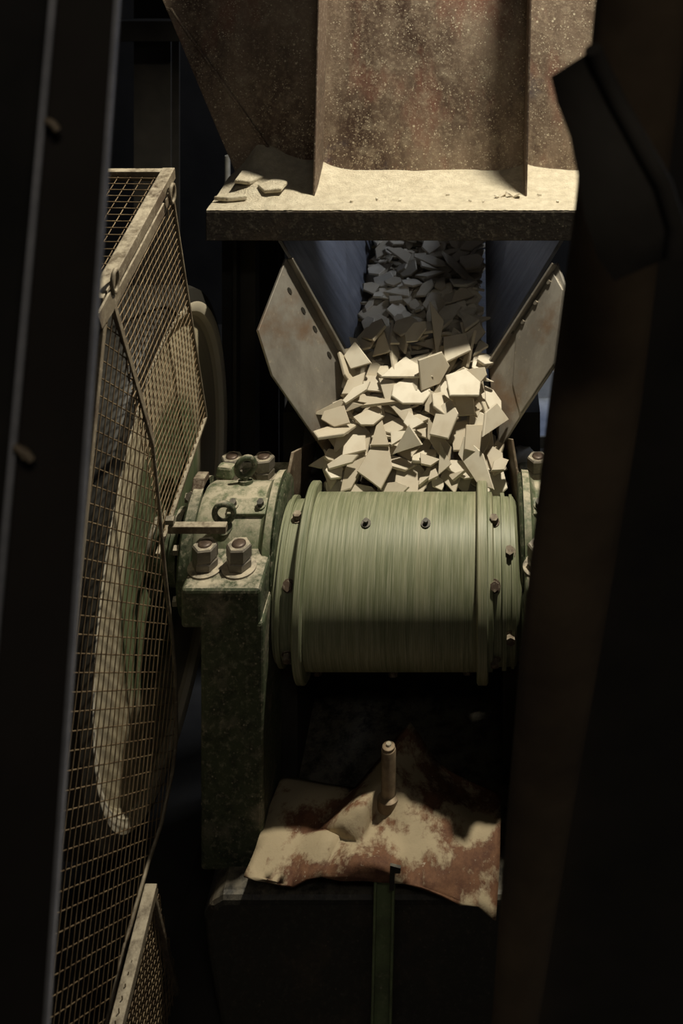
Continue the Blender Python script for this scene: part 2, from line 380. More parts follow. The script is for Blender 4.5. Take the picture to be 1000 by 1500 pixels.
e0, e1 = RP(815, 386, A2, nR), RP(717, 538, A2, nR)
MB().prism([e0, e1, e1-nR*.028, e0-nR*.028], (e1-e0).normalized().cross(nR)*.008).build('wing_lip', M['wing'], fd, bevel=.002)
for x, y in ((806, 414), (787, 444), (768, 472), (752, 486)):
    c = RP(x, y, A2, nR)-nR*.006
    MB().tube([c, c-nR*.008], .008, 6).build('wing_bolt', M['steel'], fd)
MB().box(FX0-.05, FX0+.02, 4.3, 4.45, 0, H(1.52)).build('support_leg', M['frame'], fd)
MB().box(FX1-.02, FX1+.05, 4.3, 4.45, 0, H(1.52)).build('support_leg', M['frame'], fd)
MB().box(FX0-.1, FX1+.1, 4.3, 4.45, H(1.60), H(1.47)).build('support_beam', M['frame'], fd)

# ------------------------------------------------------------------ crusher
XM = -.224                                            # middle of the machine
AX = (2.98, ZC-2.08)                                  # drum axis (y, z)
cr = thing('jaw_crusher', 'green dusty jaw crusher with drum between bolted bearing housings and flywheel', 'crusher', (XM, 3.0, 0))
def mirror_x(X): return 2*XM-X
# base and plinth
bb = MB(); bb.prism([(-.705, 2.62, H(2.70)), (-.69, 2.62, H(2.665)), (-.655, 2.62, H(2.645)), (.205, 2.62, H(2.645)), (.25, 2.62, H(2.68)), (.25, 2.62, H(3.0)), (-.66, 2.62, H(3.0)), (-.695, 2.62, H(2.80))], (0, .30, 0))
bb.build('base_beam', M['black'], cr, bevel=.02, seg=3)
MB().box(-.72, .27, 2.9, 3.9, H(3.05), H(2.655)).build('base_frame', M['black'], cr, bevel=.01)
MB().box(-.85, .42, 2.625, 4.0, 0, H(2.99)).build('plinth', M['frame'], cr)
for side in (0, 1):
    fx = (lambda X: X) if side == 0 else mirror_x
    def bx(mb, X0, X1, *a):
        x0, x1 = sorted((fx(X0), fx(X1))); return mb.box(x0, x1, *a)
    # frame cheek with the pedestal in front
    mb = bx(MB(), -.733, -.566, 2.70, 3.30, H(2.66), H(2.0))
    mb.build('pedestal', M['green'], cr, bevel=.012, seg=3)
    bx(MB(), -.575, -.52, 2.95, 3.7, H(2.7), H(2.19)).build('frame_step', M['frame'], cr, bevel=.006)
    # housing
    pr = [(-.80, .13), (-.80, .158), (-.785, .166), (-.615, .166), (-.605, .174), (-.598, .192), (-.578, .194)]
    hs = MB().lathe_x([(fx(x), r) for x, r in pr], FY, FZ, 64).build('bearing_housing', M['cap'], cr, smooth=35)
    MB().lathe_x([(fx(x), r) for x, r in ((-.835, .10), (-.835, .17), (-.828, .178), (-.80, .178), (-.80, .1))], FY, FZ, 48).build('end_flange', M['green'], hs, smooth=35)
    MB().lathe_x([(fx(x), r) for x, r in ((-.578, .14), (-.578, .180), (-.572, .186), (-.566, .18), (-.566, .14))], FY, FZ, 64).build('seal_ring', M['green'], hs, smooth=50)
    # clamping lugs fore and aft
    zp = H(1.913)
    for (y0, y1) in ((2.70, 2.87), (3.11, 3.28)):
        bx(MB(), -.785, -.574, y0, y1, H(2.02), zp).build('clamp_lug', M['green'] if y0 < 3 else M['cap'], hs, bevel=.012, seg=3)
    # studs and nuts: the front pair and the rear pair
    spots = [(-.741, 2.78), (-.649, 2.78), (-.766, 3.19), (-.668, 3.19)]
    for i, (X, y) in enumerate(spots):
        X = fx(X)-(.033 if side else 0); rot = R.uniform(-.25, .25) if i else .05
        MB().lathe_z([(zp-.002, .047), (zp+.005, .047), (zp+.006, .044)], X, y, 28).build('washer', M['steel'], hs, smooth=40)
        def hexn(z0, z1, name):
            pr_ = []; rc = .0345
            ch = [(z0, rc*.93), (z0+.004, rc), (z1-.004, rc), (z1, rc*.90)]
            v_ = []; f_ = []
            for z, r in ch: v_ += [(X+r*math.cos(rot+k*math.pi/3), y+r*math.sin(rot+k*math.pi/3), z) for k in range(6)]
            for q in range(3): f_ += [(q*6+k, q*6+(k+1)%6, (q+1)*6+(k+1)%6, (q+1)*6+k) for k in range(6)]
            f_ += [list(range(6))[::-1], [18+k for k in range(6)]]
            return MB().add(v_, f_).build(name, M['steel'], hs)
        hexn(zp+.005, zp+.029, 'lock_nut'); rot += .12; hexn(zp+.0295, zp+.066, 'nut')
        MB().lathe_z([(zp+.0655, .0195), (zp+.069, .0185), (zp+.0715, .013), (zp+.0725, .004)], X, y, 20).build('stud', M['stud'], hs, smooth=60)
    # screwed-down strip across the top of the cap
    def on_cap(X, a, lift=0): return Vector((fx(X), FY+(.166+lift)*math.cos(a), FZ+(.166+lift)*math.sin(a)))
    a = math.radians(113); ups = Vector((0, math.cos(a), math.sin(a)))
    MB().bar(on_cap(-.715, a, .004), on_cap(-.605, a, .004), .05, .012, ups).build('cover_strip', M['cap'], hs, bevel=.003)
    for X in (-.70, -.622):
        c = on_cap(X, a, .009); MB().tube([c, c+ups*.006], .015, 12).build('screw_washer', M['cap'], hs)
        MB().tube([c+ups*.006, c+ups*.02], .010, 6).build('screw', M['black'], hs)
    # lifting eyes
    for X, aa, tilt, rr in ((-.69, 76, .15, .026), (-.715, 131, -.1, .026)):
        aa = math.radians(aa); n = Vector((0, math.cos(aa), math.sin(aa))); b0 = on_cap(X, aa, -.004)
        c = b0+n*.012+Vector((0, -.002, .04)); u = Vector((1, .25 if side == 0 else -.25, tilt)).normalized(); w = Vector((0, tilt*.3-.1, 1)).normalized()
        mbx = MB().tube([c+u*rr*math.cos(q*2*math.pi/24)+w*rr*1.05*math.sin(q*2*math.pi/24) for q in range(24)], .0085, 10, closed=True)
        mbx.tube([b0, b0+n*.012], .022, 14); mbx.tube([b0+n*.01, c-w*rr], .011, 10)
        mbx.build('eye_bolt', M['green'], hs, smooth=50)
    for ang in (95, 150, 205, 40, 270):
        q = math.radians(ang); c = Vector((fx(-.836), FY+.15*math.cos(q), FZ+.15*math.sin(q)))
        MB().tube([c, c+Vector((-.016 if side == 0 else .016, 0, 0))], .014, 6).build('flange_bolt', M['steel'], hs)
    if side == 0:
        # lump of caked dust and a lug at the back of the cap, rusty ear with a bolt on the left
        MB().hexa([(-.80, 3.10, H(1.86)), (-.74, 3.08, H(1.86)), (-.73, 3.13, H(1.86)), (-.79, 3.14, H(1.86))], [(-.792, 3.105, H(1.828)), (-.742, 3.09, H(1.824)), (-.738, 3.125, H(1.828)), (-.785, 3.13, H(1.826))]).build('cap_block', M['cap'], hs, bevel=.008)
        MB().prism([(-.80, 2.93, H(1.90)), (-.80, 3.0, H(1.80)), (-.80, 3.05, H(1.81)), (-.80, 3.08, H(1.92))], (-.035, 0, 0)).build('ear', M['rib'], hs, bevel=.004)
        c = Vector((-.835, 2.985, H(1.845))); MB().tube([c, c+Vector((-.0, -.02, .012))], .013, 6).build('ear_bolt', M['steel'], hs)
# drum (pitman head)
sgn = 0
dp = [(-.574, .17), (-.574, .186), (-.566, .190), (-.566, .200), (-.558, .205), (-.504, .205), (-.504, .212), (-.02, .212), (-.02, .205)]
body = [(-.570, .15), (-.570, .182), (-.562, .196), (-.504, .198), (-.500, .215), (.040, .215), (.044, .204), (.104, .202), (.112, .19), (.122, .185), (.122, .15)]
dr = MB().lathe_x(body, AX[0], AX[1], 96).build('pitman_drum', M['drum'], cr, smooth=30)
for x0, x1 in ((-.502, -.476), (-.004, .028)):
    MB().lathe_x([(x0, .20), (x0, .238), (x0+.004, .244), (x1-.004, .244), (x1, .238), (x1, .20)], AX[0], AX[1], 96).build('flange_ring', M['drum'], dr, smooth=30)
for x0, x1, rr in ((-.552, -.540, .207), (.066, .078, .212), (.092, .10, .208)):
    MB().lathe_x([(x0, .19), (x0, rr), (x1, rr), (x1, .19)], AX[0], AX[1], 96).build('band', M['drum'], dr, smooth=30)
for X, r0, angs in ((-.520, .198, (100, 150, 205, 255)), (.045, .204, (105, 150, 208, 258)), (.088, .202, (128, 185)), (-.240, .215, (248,)), (-.455, .215, (250,)), (-.03, .215, (252,))):
    for ang in angs:
        q = math.radians(ang); n = Vector((0, math.cos(q), math.sin(q))); c = Vector((X, AX[0], AX[1]))+n*(r0-.004)
        mbx = MB().tube([c, c+n*.006], .017, 12); mbx.tube([c+n*.006, c+n*.022], .0125, 6)
        mbx.build('drum_bolt', M['rib'], dr)
# two lubricator bosses on the drum
def on_drum(X, a, lift): return Vector((X, AX[0]+(.215+lift)*math.cos(a), AX[1]+(.215+lift)*math.sin(a)))
for px in (533, 622):
    X = (px-VX)/F*2.86
    q = math.radians(109); n_ = Vector((0, math.cos(q), math.sin(q))); c = on_drum(X, q, -.004)
    mbx = MB().tube([c, c+n_*.008], .014, 12); mbx.tube([c+n_*.008, c+n_*.020], .007, 10); mbx.build('grease_nipple', M['black'], dr, smooth=40)
# shaft and flywheel
MB().lathe_x([(-.95, .075), (.60, .075)], FY, FZ, 32).build('shaft', M['steel'], cr, smooth=40)
fp = [(-.955, .08), (-.955, .14), (-.925, .15), (-.918, .42), (-.918, .585), (-.905, .60), (-.895, .606), (-.888, .628), (-.892, .64), (-.905, .672), (-.93, .682), (-1.08, .682), (-1.10, .66), (-1.10, .08)]
fl = MB().lathe_x(fp, FY, WZ, 288).build('flywheel', M['fly'], cr, smooth=40)
MB().lathe_x([(-.93, .09), (-.885, .09), (-.88, .10), (-.86, .10), (-.86, .07)], FY, FZ, 40).build('hub', M['green'], fl, smooth=40)
# throat: slope under the falling tile, cheek plates
MB().hexa([(-.575, 3.20, H(2.10)), (.105, 3.20, H(2.10)), (.105, 3.20, H(2.14)), (-.575, 3.20, H(2.14))],
          [(-.575, 3.44, H(1.83)), (.105, 3.44, H(1.83)), (.105, 3.46, H(1.87)), (-.575, 3.46, H(1.87))]).build('throat_slope', M['frame'], cr)
MB().prism([P(431, 662, 3.14), P(417, 728, 3.06), P(436, 760, 3.20), P(466, 730, 3.40), P(474, 640, 3.44)], (-.010, 0, 0)).build('cheek_plate', M['cheek'], cr, bevel=.002)
MB().prism([P(731, 640, 3.40), P(748, 643, 3.16), P(760, 716, 3.10), P(757, 748, 3.12), P(730, 748, 3.40)], (.008, 0, 0)).build('cheek_plate', M['cheek'], cr, bevel=.002)
MB().box(-.66, .21, 3.47, 3.60, H(2.7), H(1.86)).build('fixed_jaw_frame', M['frame'], cr)

# ------------------------------------------------------------------ shards piled by dropping on a height field
CS = .006; GX0, GX1, GY0, GY1 = -.58, .12, 3.02, 4.35
gx = np.arange(GX0, GX1, CS); gy = np.arange(GY0, GY1, CS)
def base_z(x, y):
    top = ZC-(1.735-(y-LIP)*SL)
    d = LIP-y
    heap = ZC-(1.735+d*.98)
    return np.where(y >= LIP, top, heap)
HF = np.repeat(base_z(0, gy)[:, None], len(gx), 1)
# trough sides lean outwards and hold the pile
def xlim(y):
    if y > LIP-.02: return FX0+.01, FX1-.01
    t = min(1, (LIP-y)/.2); return FX0+.01-.07*t, FX1-.01+.07*t
def drop(k, size, th, rng, x, y, tiltmax, tries=5, spin=None, fixed=None):
    me, poly = get_mesh(k, size, th); best = None
    px = np.array([p.x for p in poly]); py = np.array([p.y for p in poly]); rad = float(np.max(np.hypot(px, py)))+.004
    i0, i1 = max(0, int((x-rad-GX0)/CS)), min(len(gx), int((x+rad-GX0)/CS)+2); j0, j1 = max(0, int((y-rad-GY0)/CS)), min(len(gy), int((y+rad-GY0)/CS)+2)
    if i1-i0 < 2 or j1-j0 < 2: return None
    XX, YY = np.meshgrid(gx[i0:i1]-x, gy[j0:j1]-y); HH = HF[j0:j1, i0:i1]
    slope = math.atan(SL) if y > LIP else math.atan(.98)*.85
    for t in range(tries):
        ta = abs(rng.gauss(0, tiltmax)); az = rng.random()*6.283; sp = rng.random()*6.283
        Rm = Matrix.Rotation(slope, 3, 'X') @ Matrix.Rotation(ta, 3, Vector((math.cos(az), math.sin(az), 0))) @ Matrix.Rotation(sp, 3, 'Z')
        if fixed is not None: Rm = fixed
        n = Rm @ Vector((0, 0, 1))
        if n.z < .25: continue
        ZZ = -(n.x*XX+n.y*YY)/n.z
        lx = Rm[0][0]*XX+Rm[1][0]*YY+Rm[2][0]*ZZ; ly = Rm[0][1]*XX+Rm[1][1]*YY+Rm[2][1]*ZZ
        ins = np.ones_like(lx, bool); m = len(poly)
        for q in range(m):
            ax, ay = px[q], py[q]; bx_, by_ = px[(q+1)%m], py[(q+1)%m]
            ins &= ((bx_-ax)*(ly-ay)-(by_-ay)*(lx-ax)) >= -1e-5
        if ins.sum() < 3: continue
        hb = th/2/n.z
        need = (HH-(ZZ-hb))[ins]
        z0 = float(np.percentile(need, 97))
        if best is None or z0+rng.random()*.012 < best[0]: best = (z0, Rm, ins, ZZ, hb)
        if fixed is not None: break
    if best is None: return None
    z0, Rm, ins, ZZ, hb = best
    sub = HF[j0:j1, i0:i1]; sub[ins] = np.maximum(sub[ins], (z0+ZZ+hb)[ins]); HF[j0:j1, i0:i1] = sub
    return me, Matrix.Translation((x, y, z0)) @ Rm.to_4x4()
base0 = HF.copy()
def pick(rng, ya, yb, rad, n=14):
    best = None
    for _ in range(n):
        y = rng.uniform(ya, yb); a, b = xlim(y); x = rng.uniform(a+rad*.6, b-rad*.6)
        i, j = min(len(gx)-1, max(0, int((x-GX0)/CS))), min(len(gy)-1, max(0, int((y-GY0)/CS)))
        v = HF[max(0,j-3):j+4, max(0,i-3):i+4].mean()-base0[max(0,j-3):j+4, max(0,i-3):i+4].mean()
        if best is None or v < best[0]: best = (v, x, y)
    return best[1], best[2]
rng = random.Random(21)
under_v, under_f = [], []
def add_under(me, Mx):
    b = len(under_v); under_v.extend([tuple(Mx @ v.co) for v in me.vertices]); under_f.extend([[b+i for i in p.vertices] for p in me.polygons])
for i in range(420):
    size = rng.uniform(.022, .05) if i < 260 else rng.uniform(.035, .06)
    ya, yb = (LIP, 4.25) if i < 260 else (3.10, LIP+.03)
    x, y = pick(rng, ya, yb, size); r = drop(rng.randrange(36), size, .010, rng, x, y, .35, 3)
    if r: add_under(*r)
# the rubble carries the last layer
um = bpy.data.meshes.new('tile_rubble'); um.from_pydata(under_v, [], under_f); um.materials.append(M['shard'])
uo = bpy.data.objects.new('tile_rubble', um); col.objects.link(uo)
tag(uo, 'lower layer of broken tile filling the feeder and crusher throat', 'rubble', kind='stuff')
def describe(me, Mx, heap):
    n = len(me.vertices)//4; x = Mx.translation.x; ext = max(v.co.length for v in me.vertices)
    size = 'small' if ext < .034 else ('large' if ext > .056 else 'middling')
    shape = {3: 'triangular', 4: 'four-sided', 5: 'five-sided', 6: 'six-sided'}[n]
    a, b = xlim(Mx.translation.y); t = (x-a)/(b-a)
    if heap: where = 'in the heap '+('under the wing plate nearer the flywheel' if t < .3 else 'under the wing plate away from the flywheel' if t > .7 else 'midway between the wing plates')
    else: where = 'in the shaded trough '+('along the wall nearer the flywheel' if t < .3 else 'along the wall away from the flywheel' if t > .7 else 'midway between its walls')
    g = 'shards '+where
    return f'{size} {shape} broken tile shard {where}', g
def place(me, Mx, heap):
    label, group = describe(me, Mx, heap)
    o = bpy.data.objects.new('tile_shard', me); col.objects.link(o); o.matrix_world = Mx
    return tag(o, label, 'tile shard', group)
for i in range(190):
    big = rng.random() < .22
    size = rng.uniform(.042, .058) if big else rng.uniform(.020, .042)
    x, y = pick(rng, LIP+.0, 4.22, size); r = drop(rng.randrange(36), size, .009, rng, x, y, .42, 4)
    if r: place(*r, False)
for i in range(105):
    size = rng.uniform(.042, .062) if rng.random() < .45 else rng.uniform(.024, .042)
    x, y = pick(rng, 3.12, LIP+.02, size, 18); r = drop(rng.randrange(36), size, .010, rng, x, y, .60, 3)
    if r: place(*r, True)

# a few singled-out shards on the heap and on the ledge
def hero(poly, th, Mx, label):
    me = shard_mesh([Vector(p) for p in poly], th); o = bpy.data.objects.new('tile_shard', me); col.objects.link(o); o.matrix_world = Mx
    return tag(o, label, 'tile shard')
def hf_at(x, y, r=.03):
    i, j = int((x-GX0)/CS), int((y-GY0)/CS); k = int(r/CS); return float(np.percentile(HF[max(0,j-k):j+k+1, max(0,i-k):i+k+1], 85))
def hero_px(px, py, d, poly, th, rx, ry, rz, label):
    p = P(px, py, d); z = p.z
    Rm = Matrix.Rotation(rz, 4, 'Z') @ Matrix.Rotation(ry, 4, 'Y') @ Matrix.Rotation(rx, 4, 'X')
    return hero(poly, th, Matrix.Translation((p.x, p.y, z)) @ Rm, label)
def surf_d(px, py):                                   # first depth along the pixel's ray that meets the pile
    for d in np.arange(3.02, 4.3, .004):
        p = P(px, py, d); i, j = int((p.x-GX0)/CS), int((p.y-GY0)/CS)
        if 0 <= i < len(gx) and 0 <= j < len(gy) and p.z <= HF[j, i]: return float(d)
    return 3.3
for px, py, poly, rx, ry, rz, lab in (
    (597, 541, [(-.085,-.03), (.085,-.03), (.055,.0), (-.01,.045), (-.05,.01)], .45, 0, 0, 'wide flat triangular tile shard at the lip of the feeder'),
    (603, 574, [(-.065,-.015), (-.03,-.04), (.035,-.04), (.062,-.005), (.05,.035), (-.02,.045), (-.06,.02)], .55, .05, .1, 'large rounded tile shard with scored face below the triangular one'),
    (677, 562, [(-.05,-.04), (.045,-.045), (.06,.0), (.02,.05), (-.05,.03)], .5, .1, .3, 'broad smooth five-sided tile shard leaning beside the wing plate away from the flywheel'),
    (650, 614, [(-.035,-.05), (.03,-.055), (.045,.02), (.01,.06), (-.03,.03)], .75, -.1, -.4, 'tall upright tile slab in the middle of the falling heap'),
    (698, 642, [(-.04,-.035), (.02,-.045), (.045,0), (.03,.04), (-.035,.035)], .8, .2, .2, 'stubby tile slab at the foot of the wing plate away from the flywheel')):
    hero_px(px, py, surf_d(px, py)-.012, poly, .010, rx, ry, rz, lab)
for px, py, s, rz, tx, lab in ((336, 299, (.06, .026), .05, .06, 'long thin tile shard at the free end of the dusty hopper ledge'),
                               (361, 285, (.055, .05), .5, .22, 'rounded tile shard half sunk in dust near the hopper corner'),
                               (397, 291, (.052, .055), -.35, .20, 'four-sided tile shard lying on dust beside the hopper rib nearer the flywheel')):
    d = (zL-ZC)/(-(py-VY)/F); p = P(px, py, d)
    poly = [(-s[0]*.9, -s[1]*.3), (-s[0]*.1, -s[1]*.8), (s[0]*.9, -s[1]*.4), (s[0]*.8, s[1]*.5), (-s[0]*.2, s[1]*.8)]
    o = hero(poly, .014, Matrix.Translation((p.x, p.y+.02, zL+.008+dust_height(p.x, (p.y+.02-D1)/(D2-D1)))) @ Matrix.Rotation(rz, 4, 'Z') @ Matrix.Rotation(tx, 4, 'X'), lab)
    o.data.materials[0] = M['dust']
for px, py, s, rz, ry in ((727, 291, .016, .3, .5), (737, 289, .02, .9, -.6), (748, 290, .018, .2, .7), (756, 291, .022, -.5, -.7), (708, 297, .009, 1, .3), (688, 297, .010, .4, .5), (655, 288, .008, .2, .2), (790, 289, .009, .4, .3), (816, 298, .011, .1, .1), (515, 298, .009, .5, .2), (552, 294, .01, .2, .3), (585, 297, .01, .8, .1)):
    d = (zL-ZC)/(-(py-VY)/F); p = P(px, py, d)
    me, _ = get_mesh(R.randrange(36), s*.7 if s > .012 else .006, .006)
    o = bpy.data.objects.new('tile_chip', me); col.objects.link(o)
    o.matrix_world = Matrix.Translation((p.x, p.y, zL-.002+s*.2+dust_height(p.x, (p.y-D1)/(D2-D1)))) @ Matrix.Rotation(rz, 4, 'Z') @ Matrix.Rotation(ry, 4, 'Y')
    if s > .012: tag(o, 'small pale tile chip in dust by the hopper rib away from the flywheel', 'tile chip', 'tile chips by the right rib')
    else: tag(o, 'tiny tile crumb sunk in the cream dust on the ledge', 'tile chip', 'tile crumbs on the ledge')

# ------------------------------------------------------------------ flywheel guard
def wires(mb, poly3, o, u, v, step_u, step_v, r, bow=None, step=.02, n=nz):
    """wires along u (spaced step_v) and along v (spaced step_u), clipped to the polygon"""
    g = u.dot(v); gg = 1-g*g
    P2 = [(((p-o).dot(u)-g*(p-o).dot(v))/gg, ((p-o).dot(v)-g*(p-o).dot(u))/gg) for p in poly3]
    us = [p[0] for p in P2]; vs__ = [p[1] for p in P2]
    def clip(fix, axis):
        xs = []
        m = len(P2)
        for i in range(m):
            a, b = P2[i], P2[(i+1)%m]; a0, b0 = a[1-axis], b[1-axis]
            if (a0 <= fix) != (b0 <= fix): xs.append(a[axis]+(fix-a0)/(b0-a0)*(b[axis]-a[axis]))
        xs.sort(); return list(zip(xs[::2], xs[1::2]))
    nrm = u.cross(v).normalized()
    def run(fix, axis):
        for s0, s1 in clip(fix, axis):
            if s1-s0 < .01: continue
            k = max(2, int((s1-s0)/.06)+1); pts = []
            for i in range(k):
                s = s0+(s1-s0)*i/(k-1); a, b = (s, fix) if axis == 0 else (fix, s)
                q = o+u*a+v*b
                wob = noise.noise(Vector((a*3.1, b*3.1, 2)))*.004+noise.noise(Vector((a*14, b*14, 5)))*.0010
                pts.append(q+nrm*(wob+(.0012 if axis else -.0012)))
            mb.tube(pts, r, 5, cap=False)
    f = math.ceil(min(vs__)/step_v)*step_v
    while f < max(vs__): run(f, 0); f += step_v
    f = math.ceil(min(us)/step_u)*step_u
    while f < max(us): run(f, 1); f += step_u
    return mb
gd = thing('flywheel_guard', 'rusty wire mesh guard with dusty steel frame around the flywheel', 'guard', (-.9, 2.5, 0))
n1 = Vector((1, -.12, 0)).normalized(); p1 = Vector((-.85, 2.55, 0))
w1 = Vector((.12, 1, -.787)).normalized(); w2 = Vector((.036, .30, 1)).normalized()
edge_px = [(163, 453), (189, 528), (208, 598), (222, 655), (231, 740), (236, 800), (243, 870), (250, 923), (255, 985), (257, 1077), (251, 1130), (234, 1208), (216, 1262), (180, 1388), (155, 1496), (120, 1610)]
edge3 = [RP(x, y, p1, n1) for x, y in edge_px]
poly3 = edge3+[RP(x, y, p1, n1) for x, y in ((40, 1610), (60, 900), (110, 500), (130, 455))]
wires(MB(), poly3, p1+Vector((0, 0, 1.5)), w1, w2, .030, .036, .0016).build('side_mesh', M['wire'], gd, smooth=80, kind='stuff')
MB().tube([e+n1*.003 for e in edge3], .0055, 8).build('rim_rod', M['guard'], gd, smooth=60)
# upper panel
X2 = -.862
qd = [PX(x, y, X2) for x, y in ((165, 447), (251, 284), (301, 611), (238, 792))]
uu = (qd[1]-qd[0]).normalized(); vv = (qd[3]-qd[0]); vv = (vv-uu*vv.dot(uu)).normalized()
wires(MB(), qd, qd[0], uu, vv, .026, .026, .0016).build('upper_mesh', M['wire'], gd, smooth=80, kind='stuff')
def rod_bar(a, b, w, t, name='frame_bar', up=(1, 0, 0)): return MB().bar(a, b, w, t, up).build(name, M['guard'], gd, bevel=.0015)
rod_bar(qd[0], qd[1], .034, .006); rod_bar(qd[1], qd[2], .008, .012); rod_bar(qd[2], qd[3]-(qd[2]-qd[3])*.1, .010, .012)
rod_bar(qd[0]+Vector((.004,0,0)), RP(222, 650, p1, n1)+Vector((.006, 0, 0)), .016, .005)
# top panel
Xt = -.875
b0 = PX(246, 256, Xt); f0_ = PX(140, 446, Xt); ww = Vector((-.42, 0, 0))
tp = [f0_, b0, b0+ww, f0_+ww]; tu = (b0-f0_).normalized(); tn = Vector((-1, 0, 0))
wires(MB(), tp, f0_, tu, tn, .030, .034, .0016).build('top_mesh', M['wire'], gd, smooth=80, kind='stuff')
upn = tu.cross(tn); upn = -upn if upn.z < 0 else upn
MB().bar(f0_, b0+tu*.01, .036, .034, upn).build('frame_bar', M['guard'], gd, bevel=.002)
MB().bar(b0+Vector((.015, 0, 0)), b0+ww, .02, .03, upn).build('frame_bar', M['guard'], gd, bevel=.002)
MB().bar(b0+ww, f0_+ww, .03, .03, upn).build('frame_bar', M['guard'], gd, bevel=.002)
# hooks that hold the panel
for x, y in ((250, 284), (166, 412)):
    c = PX(x, y, -.85)
    MB().tube([c+Vector((.004, .020*math.cos(q*math.pi/6), .026*math.sin(q*math.pi/6))) for q in range(12)], .0055, 8, closed=True).build('hook_ring', M['guard'], gd, smooth=60)
MB().prism([PX(x, y, -.853) for x, y in ((140, 462), (160, 424), (169, 438), (162, 458), (146, 482))], (.006, 0, 0)).build('corner_plate', M['guard'], gd, bevel=.001)
MB().bar(PX(151, 475, -.862), PX(100, 1000, -.845), .02, .012, (1, 0, 0)).build('front_post', M['guard'], gd, bevel=.002)
# bracket from the guard to the bearing cap
bA = P(250, 773, 2.80); bB = P(332, 772, 2.80); bB.z = bA.z
MB().bar(bA-Vector((.005, 0, 0)), bB, .024, .020, (0, 0, 1)).build('bracket_bar', M['guard'], gd, bevel=.002)
MB().tube([bA+Vector((.01, 0, .02)), bA+Vector((-.012, 0, .02))], .012, 6).build('bracket_bolt', M['steel'], gd)
# supports down to the floor
MB().box(-1.30, -1.24, 2.2, 2.26, 0, (f0_+ww).z).build('stand_leg', M['frame'], gd)
MB().bar((b0+ww), Vector((b0.x-.42, b0.y, 0)), .04, .04, (0, 1, 0)).build('stand_leg', M['frame'], gd)

# lower guard box
lg = thing('belt_guard', 'small dark mesh box with a wide dusty top rail below the flywheel guard', 'guard', (-.8, 2.5, 0))
Xg = -.80
k = [PX(x, y, Xg) for x, y in ((168, 1496), (222, 1300), (232, 1302), (262, 1448), (262, 1600), (130, 1640))]
MB().bar(PX(147, 1600, Xg), k[1], .030, .03, (1, 0, 0)).build('top_rail', M['guard'], lg, bevel=.002)
MB().bar(k[1]+Vector((0, -.01, .004)), k[3]+(k[3]-k[2])*1.2, .012, .02, (1, 0, 0)).build('end_rail', M['guard'], lg, bevel=.002)
gu = (k[1]-k[0]).normalized(); gv = Vector((1, 0, 0)).cross(gu)
wires(MB(), k, k[0], gu, gv, .022, .022, .0016).build('mesh_panel', M['wire'], lg, smooth=80, kind='stuff')
MB().box(Xg-.28, Xg-.25, 2.3, 2.36, 0, H(2.7)).build('stand_leg', M['frame'], lg)
kk = k[3]+(k[3]-k[2])*1.2
MB().box(kk.x-.03, kk.x+.005, kk.y-.02, kk.y+.02, 0, kk.z+.02).build('stand_leg', M['frame'], lg)

# ------------------------------------------------------------------ dust sheet, rod, green channel
ctrl = [(357,1287,2.60),(392,1292,2.595),(430,1302,2.58),(470,1284,2.585),(520,1262,2.585),(577,1274,2.575),(592,1299,2.57),(632,1305,2.575),(670,1308,2.58),(700,1332,2.565),(725,1350,2.56),
        (375,1245,2.66),(393,1203,2.73),(435,1225,2.68),(468,1214,2.71),(482,1222,2.655),(505,1203,2.665),(532,1172,2.685),(500,1232,2.66),(548,1200,2.70),(530,1235,2.64),(575,1215,2.67),(600,1205,2.68),(600,1245,2.63),(640,1200,2.70),(650,1255,2.63),(690,1215,2.70),(700,1270,2.63),(733,1210,2.70),(731,1275,2.63),
        (556,1150,2.735),(585,1150,2.735),(575,1128,2.775),(605,1160,2.74),(640,1168,2.75),
        (412,1140,2.88),(450,1165,2.80),(520,1158,2.83),(600,1060,2.90),(640,1120,2.88),(690,1160,2.84),(733,1165,2.84)]
pts3 = [P(*c) for c in ctrl]
v2, e2, f2, *_ = delaunay_2d_cdt([Vector((p.x, p.y)) for p in pts3], [(i, i+1) for i in range(10)], [], 0, 1e-6)
me = bpy.data.meshes.new('dust_sheet'); me.from_pydata([tuple(p) for p in pts3], [], [tuple(f) for f in f2 if max((Vector(ctrl[a][:2])-Vector(ctrl[b][:2])).length for a in f for b in f) < 135])
bm = bmesh.new(); bm.from_mesh(me)
bmesh.ops.subdivide_edges(bm, edges=bm.edges[:], cuts=3, use_grid_fill=True, smooth=.12)
bmesh.ops.smooth_vert(bm, verts=[v for v in bm.verts if not v.is_boundary], factor=.15, use_axis_x=False, use_axis_y=False, use_axis_z=True)
for v in bm.verts:
    v.co.z += noise.noise(v.co*11)*.010+noise.noise(v.co*34)*.004
bmesh.ops.recalc_face_normals(bm, faces=bm.faces)
for f in bm.faces: f.smooth = True
bm.to_mesh(me); bm.free(); me.materials.append(M['sheet'])
sh = bpy.data.objects.new('dust_sheet', me); col.objects.link(sh)
so = sh.modifiers.new('solid', 'SOLIDIFY'); so.thickness = .006; so.offset = -1
tag(sh, 'crumpled rusty sheet caked with dust draped over the crusher base', 'sheet')
